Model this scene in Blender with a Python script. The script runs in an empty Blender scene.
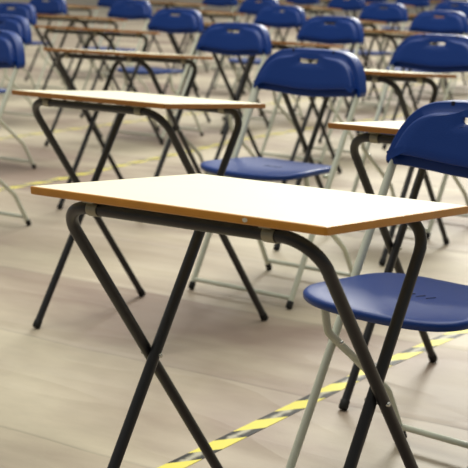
import bpy, bmesh, math, random
from mathutils import Vector, Matrix
random.seed(7)
scn = bpy.context.scene
COL = scn.collection
PI = math.pi

# ------------------------------------------------------------------ materials
def srgb(r, g, b):
    f = lambda c: (c/255/12.92) if c <= 10 else ((c/255+.055)/1.055)**2.4
    return (f(r), f(g), f(b), 1)

def mat(name, col, rough=.5, metal=0., spec=.5, coat=0., bump=0., bscale=200., var=0., vscale=8., coat_rough=.2):
    m = bpy.data.materials.new(name); m.use_nodes = True
    nt = m.node_tree; b = nt.nodes['Principled BSDF']
    b.inputs['Base Color'].default_value = col
    b.inputs['Roughness'].default_value = rough
    b.inputs['Metallic'].default_value = metal
    b.inputs['Specular IOR Level'].default_value = spec
    b.inputs['Coat Weight'].default_value = coat
    b.inputs['Coat Roughness'].default_value = coat_rough
    tc = nt.nodes.new('ShaderNodeTexCoord')
    if var:
        n = nt.nodes.new('ShaderNodeTexNoise'); n.inputs['Scale'].default_value = vscale; n.inputs['Detail'].default_value = 6
        nt.links.new(tc.outputs['Object'], n.inputs['Vector'])
        r = nt.nodes.new('ShaderNodeMapRange'); r.inputs[3].default_value = 1-var; r.inputs[4].default_value = 1+var
        nt.links.new(n.outputs['Fac'], r.inputs[0])
        h = nt.nodes.new('ShaderNodeHueSaturation'); h.inputs['Color'].default_value = col
        nt.links.new(r.outputs[0], h.inputs['Value'])
        nt.links.new(h.outputs['Color'], b.inputs['Base Color'])
    if bump:
        n = nt.nodes.new('ShaderNodeTexNoise'); n.inputs['Scale'].default_value = bscale; n.inputs['Detail'].default_value = 3
        nt.links.new(tc.outputs['Object'], n.inputs['Vector'])
        bp = nt.nodes.new('ShaderNodeBump'); bp.inputs['Strength'].default_value = bump; bp.inputs['Distance'].default_value = .002
        nt.links.new(n.outputs['Fac'], bp.inputs['Height']); nt.links.new(bp.outputs['Normal'], b.inputs['Normal'])
    return m

M = {}
M['laminate'] = mat('cream_laminate', srgb(240, 234, 204), rough=.5, spec=.5, var=.02, vscale=14)
M['edge'] = mat('honey_wood_edge', srgb(196, 132, 40), rough=.42, coat=.25, var=.22, vscale=26)
M['edge_dark'] = mat('brown_wood_edge', srgb(160, 104, 38), rough=.42, coat=.25, var=.22, vscale=26)
M['frame'] = mat('charcoal_painted_steel', srgb(36, 36, 39), rough=.34, spec=.5, var=.08, vscale=30)
M['rubber'] = mat('black_rubber', srgb(16, 16, 17), rough=.7)
M['clip'] = mat('pale_steel_clip', srgb(150, 146, 128), rough=.4, metal=.6)
M['bolt'] = mat('bright_bolt', srgb(210, 212, 208), rough=.25, metal=.9)
M['tube'] = mat('grey_green_painted_steel', srgb(206, 210, 194), rough=.36, spec=.5, var=.06, vscale=30)
M['shell'] = mat('blue_plastic', srgb(4, 52, 128), rough=.36, spec=.45, bump=.25, bscale=420)
M['slot'] = mat('dark_slot', srgb(8, 12, 40), rough=.7)
M['chip'] = mat('pale_chip', srgb(214, 210, 188), rough=.6)

def floor_material():
    m = bpy.data.materials.new('floor_cover_cloth'); m.use_nodes = True
    nt = m.node_tree; N = nt.nodes; L = nt.links; b = N['Principled BSDF']
    tc = N.new('ShaderNodeTexCoord')
    def mapping(rz, sc):
        mp = N.new('ShaderNodeMapping'); mp.inputs['Rotation'].default_value = (0, 0, rz); mp.inputs['Scale'].default_value = sc
        L.new(tc.outputs['Object'], mp.inputs['Vector']); return mp.outputs[0]
    def noise(vec, scale, detail=4, rough=.5, dist=0.):
        n = N.new('ShaderNodeTexNoise'); n.inputs['Scale'].default_value = scale; n.inputs['Detail'].default_value = detail
        n.inputs['Roughness'].default_value = rough; n.inputs['Distortion'].default_value = dist
        L.new(vec, n.inputs['Vector']); return n.outputs['Fac']
    def math_(op, x, y=None, clamp=False):
        q = N.new('ShaderNodeMath'); q.operation = op; q.use_clamp = clamp
        for i, v in enumerate((x, y)):
            if v is None: continue
            if isinstance(v, (int, float)): q.inputs[i].default_value = v
            else: L.new(v, q.inputs[i])
        return q.outputs[0]
    # overlapping sheets laid across the hall, one every 0.58 m, edges slightly wavy
    sep = N.new('ShaderNodeSeparateXYZ'); L.new(tc.outputs['Object'], sep.inputs[0])
    wob = math_('MULTIPLY', math_('SUBTRACT', noise(mapping(0, (1, .2, 1)), .9, 2), .5), .09)
    row = math_('DIVIDE', math_('ADD', math_('SUBTRACT', sep.outputs[1], .25), wob), .58)
    saw = math_('FRACT', row); idx = math_('FLOOR', row)
    wn = N.new('ShaderNodeTexWhiteNoise'); wn.noise_dimensions = '1D'; L.new(idx, wn.inputs['W'])
    # base tone: worn beige to pinkish brown patches, each sheet a little different
    a = noise(mapping(.15, (.6, 1.2, 1)), 1.1, 4, .55, .5)
    a = math_('ADD', a, math_('MULTIPLY', math_('SUBTRACT', wn.outputs['Value'], .5), .14))
    cr = N.new('ShaderNodeValToRGB'); cr.color_ramp.elements[0].position = .36; cr.color_ramp.elements[1].position = .62
    cr.color_ramp.elements[0].color = srgb(136, 117, 104); cr.color_ramp.elements[1].color = srgb(186, 175, 153)
    L.new(a, cr.inputs[0])
    s = noise(mapping(.05, (1, 3, 1)), 7, 7, .7)
    r = N.new('ShaderNodeMapRange'); r.inputs[1].default_value = .3; r.inputs[2].default_value = .7; r.inputs[3].default_value = .93; r.inputs[4].default_value = 1.06
    L.new(s, r.inputs[0])
    h = N.new('ShaderNodeHueSaturation'); L.new(cr.outputs[0], h.inputs['Color']); L.new(r.outputs[0], h.inputs['Value'])
    # dirt caught along the lap of each sheet
    seam = N.new('ShaderNodeMapRange'); seam.inputs[1].default_value = .0; seam.inputs[2].default_value = .022; seam.inputs[3].default_value = .74; seam.inputs[4].default_value = 1
    L.new(saw, seam.inputs[0])
    h2 = N.new('ShaderNodeHueSaturation'); L.new(h.outputs[0], h2.inputs['Color']); L.new(seam.outputs[0], h2.inputs['Value'])
    L.new(h2.outputs[0], b.inputs['Base Color'])
    b.inputs['Roughness'].default_value = .5; b.inputs['Specular IOR Level'].default_value = .45
    # wrinkles: a few long soft creases across the aisles
    w1 = noise(mapping(.10, (.35, 2.0, 1)), 1.2, 2, .4, .25)
    w2 = noise(mapping(-.42, (.5, 1.8, 1)), 1.7, 2, .4, .2)
    fine = noise(mapping(0, (1, 1, 1)), 240, 2)
    def ridged(v):
        s1 = N.new('ShaderNodeMath'); s1.operation = 'SUBTRACT'; s1.inputs[1].default_value = .5; L.new(v, s1.inputs[0])
        s2 = N.new('ShaderNodeMath'); s2.operation = 'ABSOLUTE'; L.new(s1.outputs[0], s2.inputs[0])
        s3 = N.new('ShaderNodeMath'); s3.operation = 'MULTIPLY_ADD'; s3.inputs[1].default_value = -6; s3.inputs[2].default_value = 1; s3.use_clamp = True
        L.new(s2.outputs[0], s3.inputs[0])
        s4 = N.new('ShaderNodeMath'); s4.operation = 'POWER'; s4.inputs[1].default_value = 2.2; L.new(s3.outputs[0], s4.inputs[0])
        return s4.outputs[0]
    def madd(x, k, y):
        q = N.new('ShaderNodeMath'); q.operation = 'MULTIPLY_ADD'; L.new(x, q.inputs[0]); q.inputs[1].default_value = k
        if y is None: q.inputs[2].default_value = 0
        else: L.new(y, q.inputs[2])
        return q.outputs[0]
    hgt = madd(math_('POWER', math_('SUBTRACT', 1, math_('MULTIPLY', saw, 14), True), 1.6), .42, madd(ridged(w1), .34, madd(w1, 1.0, madd(ridged(w2), .16, madd(fine, .02, None)))))
    bp = N.new('ShaderNodeBump'); bp.inputs['Strength'].default_value = .85; bp.inputs['Distance'].default_value = .024
    L.new(hgt, bp.inputs['Height']); L.new(bp.outputs['Normal'], b.inputs['Normal'])
    return m
M['floor'] = floor_material()

def tape_material():
    m = bpy.data.materials.new('hazard_tape'); m.use_nodes = True
    nt = m.node_tree; N = nt.nodes; L = nt.links; b = N['Principled BSDF']
    tc = N.new('ShaderNodeTexCoord')
    sp = N.new('ShaderNodeSeparateXYZ'); L.new(tc.outputs['UV'], sp.inputs[0])
    # UV.x = metres along, UV.y = metres across
    def mth(op, x, y):
        q = N.new('ShaderNodeMath'); q.operation = op
        for i, v in enumerate((x, y)):
            if isinstance(v, (int, float)): q.inputs[i].default_value = v
            else: L.new(v, q.inputs[i])
        return q.outputs[0]
    s = mth('FRACT', mth('DIVIDE', mth('SUBTRACT', sp.outputs[0], mth('MULTIPLY', sp.outputs[1], 1.25)), .165), 0)
    gt = mth('GREATER_THAN', s, .56)
    n = N.new('ShaderNodeTexNoise'); n.inputs['Scale'].default_value = 40; n.inputs['Detail'].default_value = 6; n.inputs['Roughness'].default_value = .65
    L.new(tc.outputs['UV'], n.inputs['Vector'])
    # wear and whitish glare painted into the black stripes' middle; the black survives along the rims
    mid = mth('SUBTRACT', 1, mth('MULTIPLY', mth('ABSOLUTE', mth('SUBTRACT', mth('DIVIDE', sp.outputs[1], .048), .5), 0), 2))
    wear_glare = N.new('ShaderNodeMapRange'); wear_glare.inputs[1].default_value = .76; wear_glare.inputs[2].default_value = 1.06; wear_glare.inputs[3].default_value = 0; wear_glare.inputs[4].default_value = .85
    L.new(mth('ADD', mth('MULTIPLY', mid, .6), n.outputs['Fac']), wear_glare.inputs[0])
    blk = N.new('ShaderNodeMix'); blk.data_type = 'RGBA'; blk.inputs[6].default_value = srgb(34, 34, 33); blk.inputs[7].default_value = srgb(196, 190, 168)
    L.new(wear_glare.outputs[0], blk.inputs[0])
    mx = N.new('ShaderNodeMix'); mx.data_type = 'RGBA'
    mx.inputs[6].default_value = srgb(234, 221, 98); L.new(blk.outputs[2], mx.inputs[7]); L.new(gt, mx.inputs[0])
    L.new(mx.outputs[2], b.inputs['Base Color'])
    b.inputs['Roughness'].default_value = .3; b.inputs['Specular IOR Level'].default_value = .5
    return m
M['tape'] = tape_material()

# ------------------------------------------------------------------ mesh helpers
def link(name, me, parent=None, material=None, smooth=True):
    if material: me.materials.append(material)
    if smooth:
        for p in me.polygons: p.use_smooth = True
    o = bpy.data.objects.new(name, me); COL.objects.link(o)
    if parent: o.parent = parent
    return o

def from_bm(name, bm, material, parent=None, smooth=True, sharp=None):
    bmesh.ops.recalc_face_normals(bm, faces=bm.faces)
    me = bpy.data.meshes.new(name); bm.to_mesh(me); bm.free()
    o = link(name, me, parent, material, smooth)
    if sharp: me.set_sharp_from_angle(angle=math.radians(sharp))
    return o

def fillet(pts, rad, n=9):
    """polyline -> polyline with circular corners (rad: one radius or one per inner point)"""
    P = [Vector(p) for p in pts]
    out = [P[0]]
    for i in range(1, len(P)-1):
        r = rad[i-1] if isinstance(rad, (list, tuple)) else rad
        a, b, c = P[i-1], P[i], P[i+1]
        d1 = (a-b).normalized(); d2 = (c-b).normalized()
        ang = d1.angle(d2)
        t = min(r/math.tan(ang/2), .48*(a-b).length if i > 1 else .95*(a-b).length, .48*(c-b).length if i < len(P)-2 else .95*(c-b).length)
        rr = t*math.tan(ang/2)
        bis = (d1+d2).normalized(); cen = b + bis*(rr/math.sin(ang/2))
        s = b+d1*t-cen; e = b+d2*t-cen
        tot = s.angle(e); ax = s.cross(e).normalized()
        for k in range(n+1):
            out.append(cen + Matrix.Rotation(tot*k/n, 3, ax) @ s)
    out.append(P[-1])
    return out

def tube(bm, pts, r, seg=14, caps=True):
    P = [Vector(p) for p in pts]
    n = len(P)
    T = []
    for i in range(n):
        a = P[max(i-1, 0)]; c = P[min(i+1, n-1)]
        T.append((c-a).normalized())
    up = Vector((0, 0, 1)) if abs(T[0].z) < .9 else Vector((1, 0, 0))
    u = (up - T[0]*up.dot(T[0])).normalized()
    rings = []
    for i in range(n):
        u = (u - T[i]*u.dot(T[i])).normalized(); w = T[i].cross(u)
        rr = r[i] if isinstance(r, (list, tuple)) else r
        rings.append([bm.verts.new(P[i] + (u*math.cos(2*PI*k/seg)+w*math.sin(2*PI*k/seg))*rr) for k in range(seg)])
    for a, b in zip(rings, rings[1:]):
        for k in range(seg):
            bm.faces.new((a[k], a[(k+1) % seg], b[(k+1) % seg], b[k]))
    if caps:
        bm.faces.new(rings[0][::-1]); bm.faces.new(rings[-1])

def rod(name, a, b, r, material, parent, seg=14, bev=.25):
    a, b = Vector(a), Vector(b); d = (b-a).normalized()
    bm = bmesh.new()
    e = r*bev
    tube(bm, [a, a+d*1e-5, a+d*e, b-d*e, b-d*1e-5, b], [r*.001+.0001, r-e, r, r, r-e, r*.001+.0001], seg)
    return from_bm(name, bm, material, parent, True, 50)

def box_bm(bm, c, s, rot=None, bev=0., seg=2):
    g = bmesh.ops.create_cube(bm, size=1)
    vs = g['verts']
    for v in vs:
        p = Vector((v.co.x*s[0], v.co.y*s[1], v.co.z*s[2]))
        if rot: p = rot @ p
        v.co = p + Vector(c)
    if bev:
        es = list({e for v in vs for e in v.link_edges})
        bmesh.ops.bevel(bm, geom=es, offset=bev, segments=seg, affect='EDGES', profile=.7)

def rounded_rect(hw, hd, r, n=5):
    out = []
    for cx, cy, a0 in ((hw-r, hd-r, 0), (-hw+r, hd-r, PI/2), (-hw+r, -hd+r, PI), (hw-r, -hd+r, 1.5*PI)):
        for k in range(n+1):
            a = a0+PI/2*k/n; out.append((cx+r*math.cos(a), cy+r*math.sin(a)))
    return out

def tag(o, label, cat, group=None):
    o['label'] = label; o['category'] = cat
    if group: o['group'] = group

def empty(name, loc, rz):
    o = bpy.data.objects.new(name, None); COL.objects.link(o)
    o.empty_display_size = .1
    o.location = loc; o.rotation_euler = (0, 0, rz)
    return o

def copy_tree(root, loc, rz):
    r = root.copy(); COL.objects.link(r); r.location = loc; r.rotation_euler = (0, 0, rz)
    for ch in list(root.children):
        c = ch.copy(); COL.objects.link(c); c.parent = r
        for g in list(ch.children):
            d = g.copy(); COL.objects.link(d); d.parent = c
    return r

# ------------------------------------------------------------------ exam desk
W, D = .60, .4267
TH = .0135
TILT = .0764                     # the tops slope down towards the sitter
def make_desk(edge_mat, H=.7045, lA=.2600, lB=.2384, t=.185, g=.2318, chip=False):
    root = empty('exam_desk', (0, 0, 0), 0)
    r = .0106
    drop = lambda y: -TILT*(y+D/2)
    def shear(bm):
        for v in bm.verts: v.co.z += drop(v.co.y)
    # top: laminate board
    bm = bmesh.new()
    ring = rounded_rect(W/2-.004, D/2-.004, .0014)
    lo = [bm.verts.new((x, y, H-TH+.001)) for x, y in ring]; hi = [bm.verts.new((x, y, H)) for x, y in ring]
    n = len(ring)
    for k in range(n): bm.faces.new((lo[k], lo[(k+1) % n], hi[(k+1) % n], hi[k]))
    bm.faces.new(hi); bm.faces.new(lo[::-1])
    shear(bm)
    top = from_bm('tabletop', bm, M['laminate'], root, False)
    # wooden lipping round the board, with eased corners
    bm = bmesh.new()
    prof = [(-.0042, H-TH), (-.0015, H-TH), (0, H-TH+.0015), (0, H-.0025), (-.0008, H-.0008), (-.0025, H-.0002), (-.0042, H-.0002)]
    rings = []
    for off, z in prof:
        rr = rounded_rect(W/2+off, D/2+off, .0052+off)
        rings.append([bm.verts.new((x, y, z)) for x, y in rr])
    for a, b in zip(rings, rings[1:]+rings[:1]):
        m = len(a)
        for k in range(m): bm.faces.new((a[k], a[(k+1) % m], b[(k+1) % m], b[k]))
    shear(bm)
    trim = from_bm('edge_trim', bm, edge_mat, top, True, 40)
    if chip:
        bm = bmesh.new()
        pts = [(.148, .0062), (.152, .0085), (.157, .0072), (.1575, .0035), (.153, .0015), (.149, .0025)]
        f = [bm.verts.new((x, -D/2-.0006, H-TH+z+.002)) for x, z in pts]; b_ = [bm.verts.new((x, -D/2+.001, H-TH+z+.002)) for x, z in pts]
        bm.faces.new(f); bm.faces.new(b_[::-1])
        for k in range(6): bm.faces.new((f[k], f[(k+1) % 6], b_[(k+1) % 6], b_[k]))
        c = from_bm('edge_chip', bm, M['chip'], top, False); c['label'] = 'small pale chip in the front wooden edge'
    zA, zB = H-TH-r-.004+drop(-t), H-TH-r-.004+drop(t)
    for half, s, fr in ((lA, 1, 'A'), (lB, -1, 'B')):
        # bars: front (A) runs under the front edge and its legs reach back; B the other way
        yb, yf = -t*s, g*s
        zt = zA if s > 0 else zB
        dz = Vector((0, yf-yb, -zt)).normalized()
        rb = .062
        a = Vector((-half, yb, zt)); b = Vector((half, yb, zt))
        footL = Vector((-half, yf, .012)); footR = Vector((half, yf, .012))
        # one bent tube divided at the ends of the bar: crossbar with the two bends, and a straight leg each side
        full = fillet([footL, a, b, footR], rb, 12)
        bm = bmesh.new()
        tube(bm, full[1:-1], r, 16)
        bar = from_bm('crossbar', bm, M['frame'], root, True, 60)
        for foot, q in ((footL, full[1]), (footR, full[-2])):
            bm = bmesh.new()
            q2 = q + (foot-q).normalized()*-.004
            tube(bm, [q2, foot], r, 16)
            leg = from_bm('leg', bm, M['frame'], root, True, 60)
            d = (foot-q).normalized()
            rod('foot_cap', foot-d*.016, foot+d*.0105, r+.0016, M['rubber'], leg)
        for sx in (-1, 1):   # saddle clips that hold the bar to the board
            bm = bmesh.new()
            cx = sx*(half-.080)
            pts = [(cx, yb+(r+.0016)*math.sin(q), zt+(r+.0016)*math.cos(q)) for q in [x*2*PI/18 for x in range(18)]]
            ra = [bm.verts.new((cx-.011, p[1], p[2])) for p in pts]; rb_ = [bm.verts.new((cx+.011, p[1], p[2])) for p in pts]
            for k in range(18): bm.faces.new((ra[k], ra[(k+1) % 18], rb_[(k+1) % 18], rb_[k]))
            bm.faces.new(ra); bm.faces.new(rb_[::-1])
            box_bm(bm, (cx, yb, zt+r+.0028), (.022, .034, .0026))
            from_bm('saddle_clip', bm, M['clip'], root, True, 40)
    # pivots where the frames cross
    zp = 2*g/((g+t)*(1/zA+1/zB)); yp = g-(g+t)*zp/zA
    for sx in (-1, 1):
        rod('pivot_bolt', (sx*(lB-.014), yp, zp), (sx*(lA+.013), yp, zp), .0042, M['bolt'], root, 10)
    return root

# ------------------------------------------------------------------ folding chair
def outline_back(inset=0.):
    """closed outline (s, z) of the backrest, widest low down, big shoulders"""
    base = [(.0, .7915), (.055, .7915), (.110, .789), (.142, .784), (.172, .772), (.196, .753), (.214, .729), (.227, .703), (.236, .678), (.239, .663), (.235, .651), (.224, .6475), (.195, .648), (.150, .6455), (.100, .6415), (.05, .638), (0, .6365)]
    pts = base + [(-x, z) for x, z in base[-2:0:-1]]
    # resample smooth (Catmull-Rom)
    n = len(pts); out = []
    for i in range(n):
        p0, p1, p2, p3 = [Vector(pts[(i+j-1) % n]) for j in range(4)]
        for q in range(3):
            u = q/3
            out.append(.5*((2*p1)+(p2-p0)*u+(2*p0-5*p1+4*p2-p3)*u*u+(-p0+3*p1-3*p2+p3)*u**3))
    if inset:
        m = len(out); res = []
        for i in range(m):
            d = (out[(i+1) % m]-out[i-1]).normalized()
            nrm = Vector((d.y, -d.x))           # clockwise order -> inward normal
            res.append(out[i]+nrm*inset)
        out = res
    return [Vector((p.x*.975, p.y)) for p in out]

BY = .389
def make_backrest(parent):
    def bend(s, z, depth):
        # concave towards the sitter: the middle lies further back; slight lean
        return Vector((s, BY - .013*(s/.235)**2 + (z-.70)*.28 + depth, z))
    def hole(i, m, grow=0.):
        a = math.atan2(ol[i].y-hc[1], ol[i].x-hc[0])
        hw, hh = .040+grow, .0142+grow
        c, s = math.cos(a), math.sin(a)
        k = (abs(c/hw)**6+abs(s/hh)**6)**(-1/6)
        return Vector((hc[0]+c*k, hc[1]+s*k))
    hc = (0, .7605)
    ol = outline_back(); m = len(ol)
    i1 = outline_back(.0025); i2 = outline_back(.0225); i2b = outline_back(.0235); i3 = outline_back(.0245)
    rings = []
    bm = bmesh.new()
    def add(pts, dep): rings.append([bm.verts.new(bend(p.x, p.y, dep)) for p in pts])
    H0 = [hole(i, m) for i in range(m)]
    # back face, from the hand hole outwards, round the flange and over the raised front panel
    add(H0, -.019)
    i4 = outline_back(.030); i6 = outline_back(.007)
    for t in (.25, .5, .75): add([H0[i].lerp(i4[i], t) for i in range(m)], -.0185)
    add(i4, -.018); add(i2, -.003); add(i6, 0); add(i6, .030); add(i1, .031); add(ol, .028); add(ol, -.004); add(i1, -.0075); add(i2, -.0075); add(i2b, -.0085); add(i3, -.0225)
    i3b = outline_back(.0262); add(i3b, -.0255); add(i4, -.0270)
    Hg = [hole(i, m, .004) for i in range(m)]
    for t in (.25, .5, .75): add([i4[i].lerp(Hg[i], t) for i in range(m)], -.0270)
    add(Hg, -.0270); add(H0, -.0245)
    for a, b in zip(rings, rings[1:]+rings[:1]):
        for k in range(m): bm.faces.new((a[k], a[(k+1) % m], b[(k+1) % m], b[k]))
    back = from_bm('backrest', bm, M['shell'], parent, True, 38)
    # moulded notches on the top of the rim
    for s in (-.085, .088):
        bm = bmesh.new(); box_bm(bm, bend(s, .785, -.006), (.009, .006, .010), None, .002)
        from_bm('rim_notch', bm, M['slot'], back, True, 40)
    return back

def make_seat(parent):
    # outline in plan: wide rounded front, narrowing between the tubes, square rear
    half = [(0, .008), (.07, .009), (.125, .013), (.165, .023), (.193, .042), (.207, .070), (.209, .100), (.204, .140), (.199, .18), (.195, .220), (.189, .256), (.174, .288), (.147, .312), (.105, .326), (.055, .331), (0, .332)]
    pts = half + [(-x, y) for x, y in half[-2:0:-1]]
    n = len(pts); ol = []
    for i in range(n):
        p0, p1, p2, p3 = [Vector(pts[(i+j-1) % n]) for j in range(4)]
        for q in range(3):
            u = q/3
            ol.append(.5*((2*p1)+(p2-p0)*u+(2*p0-5*p1+4*p2-p3)*u*u+(-p0+3*p1-3*p2+p3)*u**3))
    c = Vector((0, .18)); m = len(ol)
    def zt(p):
        x, y = p.x/.2, (p.y-.19)/.18
        return .4265 - .003*y - .008*(1-x*x)*(1-.4*y*y) + .003*x*x - .004*max(0, -y)**3
    bm = bmesh.new(); rings = []
    def add(k, dz): rings.append([bm.verts.new((q.x, q.y, zt(q)+dz)) for q in [c+(p-c)*k for p in ol]])
    for k in (.12, .3, .5, .7, .86, .955): add(k, 0)
    add(.985, -.0015); add(1, -.006); add(1, -.0145); add(.985, -.0185); add(.95, -.019); add(.93, -.014); add(.6, -.013); add(.2, -.013)
    for a, b in zip(rings, rings[1:]):
        for k in range(m): bm.faces.new((a[k], a[(k+1) % m], b[(k+1) % m], b[k]))
    bm.faces.new(rings[0]); bm.faces.new(rings[-1][::-1])
    seat = from_bm('seat', bm, M['shell'], parent, True, 50)
    for s in (-.026, 0, .026):      # three drain slots
        bm = bmesh.new()
        p = Vector((s, .185)); box_bm(bm, (p.x, p.y, zt(p)+.0002), (.0045, .022, .0016), Matrix.Rotation(-.5, 3, 'Z'), .0006, 1)
        from_bm('seat_slot', bm, M['slot'], seat, True, 40)
    return seat

def make_chair():
    root = empty('folding_chair', (0, 0, 0), 0)
    r = .0094
    make_seat(root); make_backrest(root)
    for s in (-1, 1):
        bm = bmesh.new()
        a = Vector((s*.2145, .004, .012)); b = Vector((s*.2160, .384, .684)); e = Vector((s*.2060, .392, .712))
        tube(bm, fillet([a, b, e], .12, 6), r, 14)
        leg = from_bm('front_leg', bm, M['tube'], root, True, 60)
        d = (b-a).normalized()
        rod('foot_cap', a-d*.010, a+d*.016, r+.0016, M['rubber'], leg)
        rod('back_rivet', (s*.2085, .385, .704), (s*.2085, .3755, .7045), .0048, M['bolt'], root, 12)
        # rear leg: drops from under the seat, runs back outside the front leg, then down
        bm = bmesh.new()
        p = [(s*.201, .112, .412), (s*.201, .128, .318), (s*.194, .325, .139), (s*.197, .384, .012)]
        tube(bm, fillet(p, [.03, .06], 6), r*.95, 14)
        leg = from_bm('rear_leg', bm, M['tube'], root, True, 60)
        d = (Vector(p[3])-Vector(p[2])).normalized()
        rod('foot_cap', Vector(p[3])-d*.016, Vector(p[3])+d*.010, r+.0016, M['rubber'], leg)
        rod('leg_pivot', (s*.186, .160, .289), (s*.226, .160, .289), .0045, M['bolt'], root, 10)
        bm = bmesh.new()          # bracket that carries the seat on the front leg
        box_bm(bm, (s*.2035, .226, .403), (.014, .05, .012), None, .003)
        from_bm('seat_bracket', bm, M['tube'], root, True, 40)
    rod('front_stretcher', (-.2135, .016, .034), (.2135, .016, .034), r*.8, M['tube'], root, 12)
    rod('rear_stretcher', (-.1955, .372, .038), (.1955, .372, .038), r*.8, M['tube'], root, 12)
    return root


# ------------------------------------------------------------------ floor and tapes
bm = bmesh.new()
vs = [bm.verts.new(p) for p in ((-45, -6, 0), (10, -6, 0), (10, 45, 0), (-45, 45, 0))]
bm.faces.new(vs)
fl = from_bm('floor', bm, M['floor'], None, False); fl['kind'] = 'structure'

def tape(pts, width, label):
    """thin strip stuck on the floor along pts"""
    P = [Vector((x, y, 0)) for x, y in pts]
    bm = bmesh.new(); uv = bm.loops.layers.uv.new('UVMap')
    rows = []; s = 0
    for i, p in enumerate(P):
        d = (P[min(i+1, len(P)-1)]-P[max(i-1, 0)]).normalized(); nrm = Vector((-d.y, d.x, 0))
        if i: s += (p-P[i-1]).length
        rows.append((s, [bm.verts.new(p+nrm*width/2), bm.verts.new(p+nrm*width/2+Vector((0, 0, .0012))), bm.verts.new(p-nrm*width/2+Vector((0, 0, .0012))), bm.verts.new(p-nrm*width/2)]))
    for (sa, a), (sb, b) in zip(rows, rows[1:]):
        for k, (w0, w1) in ((0, (0, 0)), (1, (0, width)), (2, (width, width))):
            f = bm.faces.new((a[k], a[k+1], b[k+1], b[k]))
            for l, q in zip(f.loops, ((sa, w0), (sa, w1), (sb, w1), (sb, w0))): l[uv].uv = q
    me = bpy.data.meshes.new('floor_tape'); bm.to_mesh(me); bm.free()
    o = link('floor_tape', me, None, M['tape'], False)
    tag(o, label, 'tape')
    return o
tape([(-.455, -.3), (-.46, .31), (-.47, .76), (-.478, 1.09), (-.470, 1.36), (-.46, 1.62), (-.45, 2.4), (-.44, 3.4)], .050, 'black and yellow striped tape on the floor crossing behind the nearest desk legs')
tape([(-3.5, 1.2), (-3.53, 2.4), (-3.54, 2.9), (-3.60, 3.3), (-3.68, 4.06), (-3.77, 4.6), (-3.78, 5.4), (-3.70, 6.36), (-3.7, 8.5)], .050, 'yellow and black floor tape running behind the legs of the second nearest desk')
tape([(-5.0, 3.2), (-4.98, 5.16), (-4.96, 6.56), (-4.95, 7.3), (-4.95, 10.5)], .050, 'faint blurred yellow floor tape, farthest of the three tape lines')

# ------------------------------------------------------------------ desks and chairs
DESKS = [  # x, y, turn, edge, label
 (0, 0, 0, 'honey', 'nearest exam desk in sharp focus, cream top, honey wooden edge, crossed charcoal legs'),
 (-1.298, 1.124, -.025, 'brown', 'second largest exam desk, at left, with the centre blue chair standing behind it'),
 (-.117, 1.030, -.009, 'brown', 'exam desk half hidden behind the backrest of the big chair at right'),
 (-1.38, 2.42, .03, 'brown', 'blurred exam desk between the centre chair backrest and the chair cut by the right edge'),
 (-2.69, 2.555, .015, 'brown', 'blurred exam desk at upper left, directly beyond the second largest desk'),
 (-2.76, 3.68, 0, 'brown', 'blurred exam desk seen as a brown strip just above the centre chair backrest'),
 (-3.05, 5.08, 0, 'brown', 'far exam desk under the upper right chairs, its dark bent legs in view'),
 (-3.05, 6.4, 0, 'brown', 'sliver of far exam desk behind the chair near the upper right corner'),
 (-4.27, 3.965, -.02, 'brown', 'far exam desk at upper left, second brown strip above the second largest desk'),
 (-4.27, 5.03, 0, 'brown', 'far exam desk mostly hidden behind the chair standing left of the centre chair'),
 (-4.15, 6.30, 0, 'brown', 'far exam desk whose right end shows between two chair backs, top right of centre'),
 (-4.28, 7.52, 0, 'brown', 'far exam desk behind the second chair back from the top right corner'),
 (-4.30, 8.8, 0, 'brown', 'tiny far exam desk glimpsed through chair legs by the top right corner'),
 (-5.65, 5.15, 0, 'brown', 'far exam desk at top left, third brown strip above the second largest desk'),
 (-5.85, 6.76, 0, 'brown', 'distant exam desk at top centre left, between two blurred chair backs'),
 (-6.05, 8.5, 0, 'brown', 'distant exam desk at the top edge, just right of centre, behind chair backs'),
 (-6.2, 10.1, 0, 'brown', 'distant exam desk at the top edge, three quarters across to the right'),
 (-6.3, 11.7, 0, 'brown', 'most distant exam desk at the top right corner, only a pale streak'),
 (-7.70, 6.95, 0, 'brown', 'distant exam desk by the top left corner, right of the overlapping chairs'),
 (-7.62, 8.38, 0, 'brown', 'distant exam desk at the top edge, left of centre, above the third chair back'),
 (-7.57, 9.78, 0, 'brown', 'small distant desk strip at the top edge, at the middle of the photo'),
 (-7.57, 11.2, 0, 'brown', 'very small distant desk strip at the top edge, right of the middle'),
 (-7.5, 12.7, 0, 'brown', 'rearmost desk speck at the top edge, hidden among the upper right chairs'),
]
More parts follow.
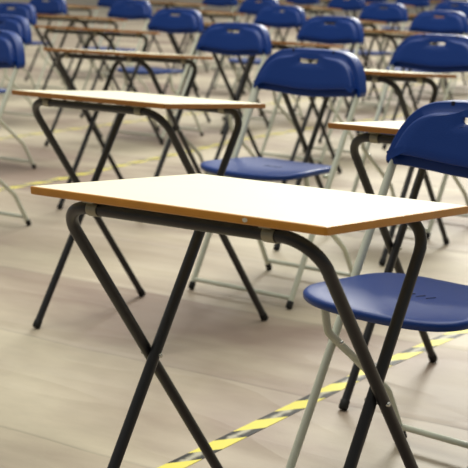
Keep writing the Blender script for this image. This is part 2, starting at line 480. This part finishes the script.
CHAIRS = [
 (.0277, .2963, -.108, 'big blue folding chair at the right, its seat showing behind the nearest desk legs'),
 (-1.262, 1.51, -.055, 'blue folding chair at the centre with whole backrest and pale blue seat in view'),
 (-1.455, 2.71, -.05, 'blue folding chair cut by the right edge, above and beyond the big right-hand chair'),
 (-2.73, 2.925, -.05, 'blurred blue folding chair left of the centre chair, facing the upper left desk'),
 (-2.93, 4.04, -.05, 'blurred blue folding chair whose backrest rises right behind the centre chair backrest'),
 (-3.04, 5.47, -.05, 'blurred blue folding chair at upper right, just beyond the chair cut by the edge'),
 (-4.30, 4.285, -.05, 'far blue folding chair at upper left of centre, leftmost of the middle far line'),
 (-4.31, 5.40, -.05, 'far blue folding chair at top centre, second from left of the middle far line'),
 (-4.29, 6.74, -.05, 'far blue folding chair at top right, third from left of the middle far line'),
 (-4.30, 7.92, -.05, 'far blue folding chair touching the right edge near the top corner'),
 (-2.960, 1.600, -.02, 'front one of the three overlapping blue chairs at the left edge'),
 (-4.108, 2.695, -.02, 'middle one of the three overlapping blue chairs at the left edge'),
 (-5.70, 4.21, -.02, 'rear one of the three overlapping blue chairs at the left edge'),
 (-5.92, 5.59, -.05, 'distant blue chair touching the top edge, above the upper left desks'),
 (-5.87, 7.17, -.05, 'distant blue chair touching the top edge at centre, left of the middle far line chair'),
 (-6.11, 8.91, -.05, 'distant blue chair cut by the top edge, third of the rear line from the left'),
 (-6.3, 10.5, -.05, 'distant blue chair cut by the top edge, at far right of the rear line'),
 (-7.0, 5.75, -.02, 'blue chair cut by the top edge in the top left corner, behind the overlapping three'),
 (-7.9, 7.5, -.02, 'rearmost blue chair peeping past the distant chair above the upper left desks'),
 (-7.64, 8.79, -.02, 'rearmost small blue chair back cut by the top edge, left of centre'),
 (-7.57, 10.18, -.02, 'rearmost small blue chair back cut by the top edge, right of centre'),
 (-7.57, 11.62, -.02, 'rearmost tiny blue chair back at the top edge, about three quarters across'),
 (-7.5, 13.1, -.02, 'rearmost tiny blue chair back at the top edge, nearest the top right corner'),
]
proto = {}
for i, (x, y, rz, e, lab) in enumerate(DESKS):
    key = (e, i == 0)
    if i == 2:       # its legs stand a little wider open
        o = make_desk(M['edge_dark'], H=.7055, g=.2345)
        o.location = (x, y, 0); o.rotation_euler = (0, 0, rz)
    elif key not in proto:
        proto[key] = o = make_desk(M['edge'] if e == 'honey' else M['edge_dark'], chip=(i == 0))
        o.location = (x, y, 0); o.rotation_euler = (0, 0, rz)
    else: o = copy_tree(proto[key], (x, y, 0), rz)
    tag(o, lab, 'desk', 'exam desks set out in rows')
chair0 = None
for x, y, rz, lab in CHAIRS:
    if chair0 is None:
        chair0 = o = make_chair(); o.location = (x, y, 0); o.rotation_euler = (0, 0, rz)
    else: o = copy_tree(chair0, (x, y, 0), rz)
    tag(o, lab, 'chair', 'blue folding chairs behind the exam desks')

# ------------------------------------------------------------------ light
w = bpy.data.worlds.new('World'); scn.world = w; w.use_nodes = True
bg = w.node_tree.nodes['Background']; bg.inputs[1].default_value = .5
# the hall: bright towards its far, glazed end and the ceiling, dim behind the photographer
NT = w.node_tree; tcw = NT.nodes.new('ShaderNodeTexCoord'); dp = NT.nodes.new('ShaderNodeVectorMath'); dp.operation = 'DOT_PRODUCT'
dp.inputs[1].default_value = (-.22, .50, .84); NT.links.new(tcw.outputs['Generated'], dp.inputs[0])
rw = NT.nodes.new('ShaderNodeValToRGB'); rw.color_ramp.elements[0].position = .30; rw.color_ramp.elements[1].position = .95
rw.color_ramp.elements[0].color = (.16, .17, .17, 1); rw.color_ramp.elements[1].color = (1.0, 1.0, .90, 1)
mrw = NT.nodes.new('ShaderNodeMapRange'); mrw.inputs[1].default_value = -1; mrw.inputs[2].default_value = 1
NT.links.new(dp.outputs['Value'], mrw.inputs[0]); NT.links.new(mrw.outputs[0], rw.inputs[0]); NT.links.new(rw.outputs[0], bg.inputs[0])
def area(name, loc, target, sx, sy, power, col):
    l = bpy.data.lights.new(name, 'AREA'); l.shape = 'RECTANGLE'; l.size = sx; l.size_y = sy; l.energy = power; l.color = col
    o = bpy.data.objects.new(name, l); COL.objects.link(o); o.location = loc
    o.rotation_euler = (Vector(target)-Vector(loc)).to_track_quat('-Z', 'Y').to_euler()
area('hall_window_light', (-8.5, 20, 13), (-1, 2, 0), 7, 3.5, 4000, (1, .98, .89))
area('ceiling_light', (-2.0, 3.0, 7.5), (-1.6, 3.0, 0), 12, 7, 840, (1, .98, .89))

# ------------------------------------------------------------------ camera
cam = bpy.data.cameras.new('camera'); co = bpy.data.objects.new('camera', cam); COL.objects.link(co)
F, PX, PY = 1266.938, 418.822, 334.836
yaw, pit, rol = .535402, -.281590, .015641
fw = Vector((-math.sin(yaw)*math.cos(pit), math.cos(yaw)*math.cos(pit), math.sin(pit)))
rt = Vector((math.cos(yaw), math.sin(yaw), 0)); up = rt.cross(fw)
r2 = rt*math.cos(rol)+up*math.sin(rol); u2 = -rt*math.sin(rol)+up*math.cos(rol)
co.matrix_world = Matrix(((r2.x, u2.x, -fw.x, 1.32269), (r2.y, u2.y, -fw.y, -1.67412), (r2.z, u2.z, -fw.z, 1.06095), (0, 0, 0, 1)))
cam.sensor_fit = 'HORIZONTAL'; cam.sensor_width = 36; cam.lens = F/468*36
cam.shift_x = (234-PX)/468; cam.shift_y = (PY-234)/468
cam.clip_end = 200
cam.dof.use_dof = True; cam.dof.focus_distance = 2.25; cam.dof.aperture_fstop = 9.5
scn.camera = co
scn.view_settings.view_transform = 'Standard'; scn.view_settings.look = 'None'
scn.view_settings.gamma = 1; scn.view_settings.use_curve_mapping = False
scn.view_settings.exposure = -.17
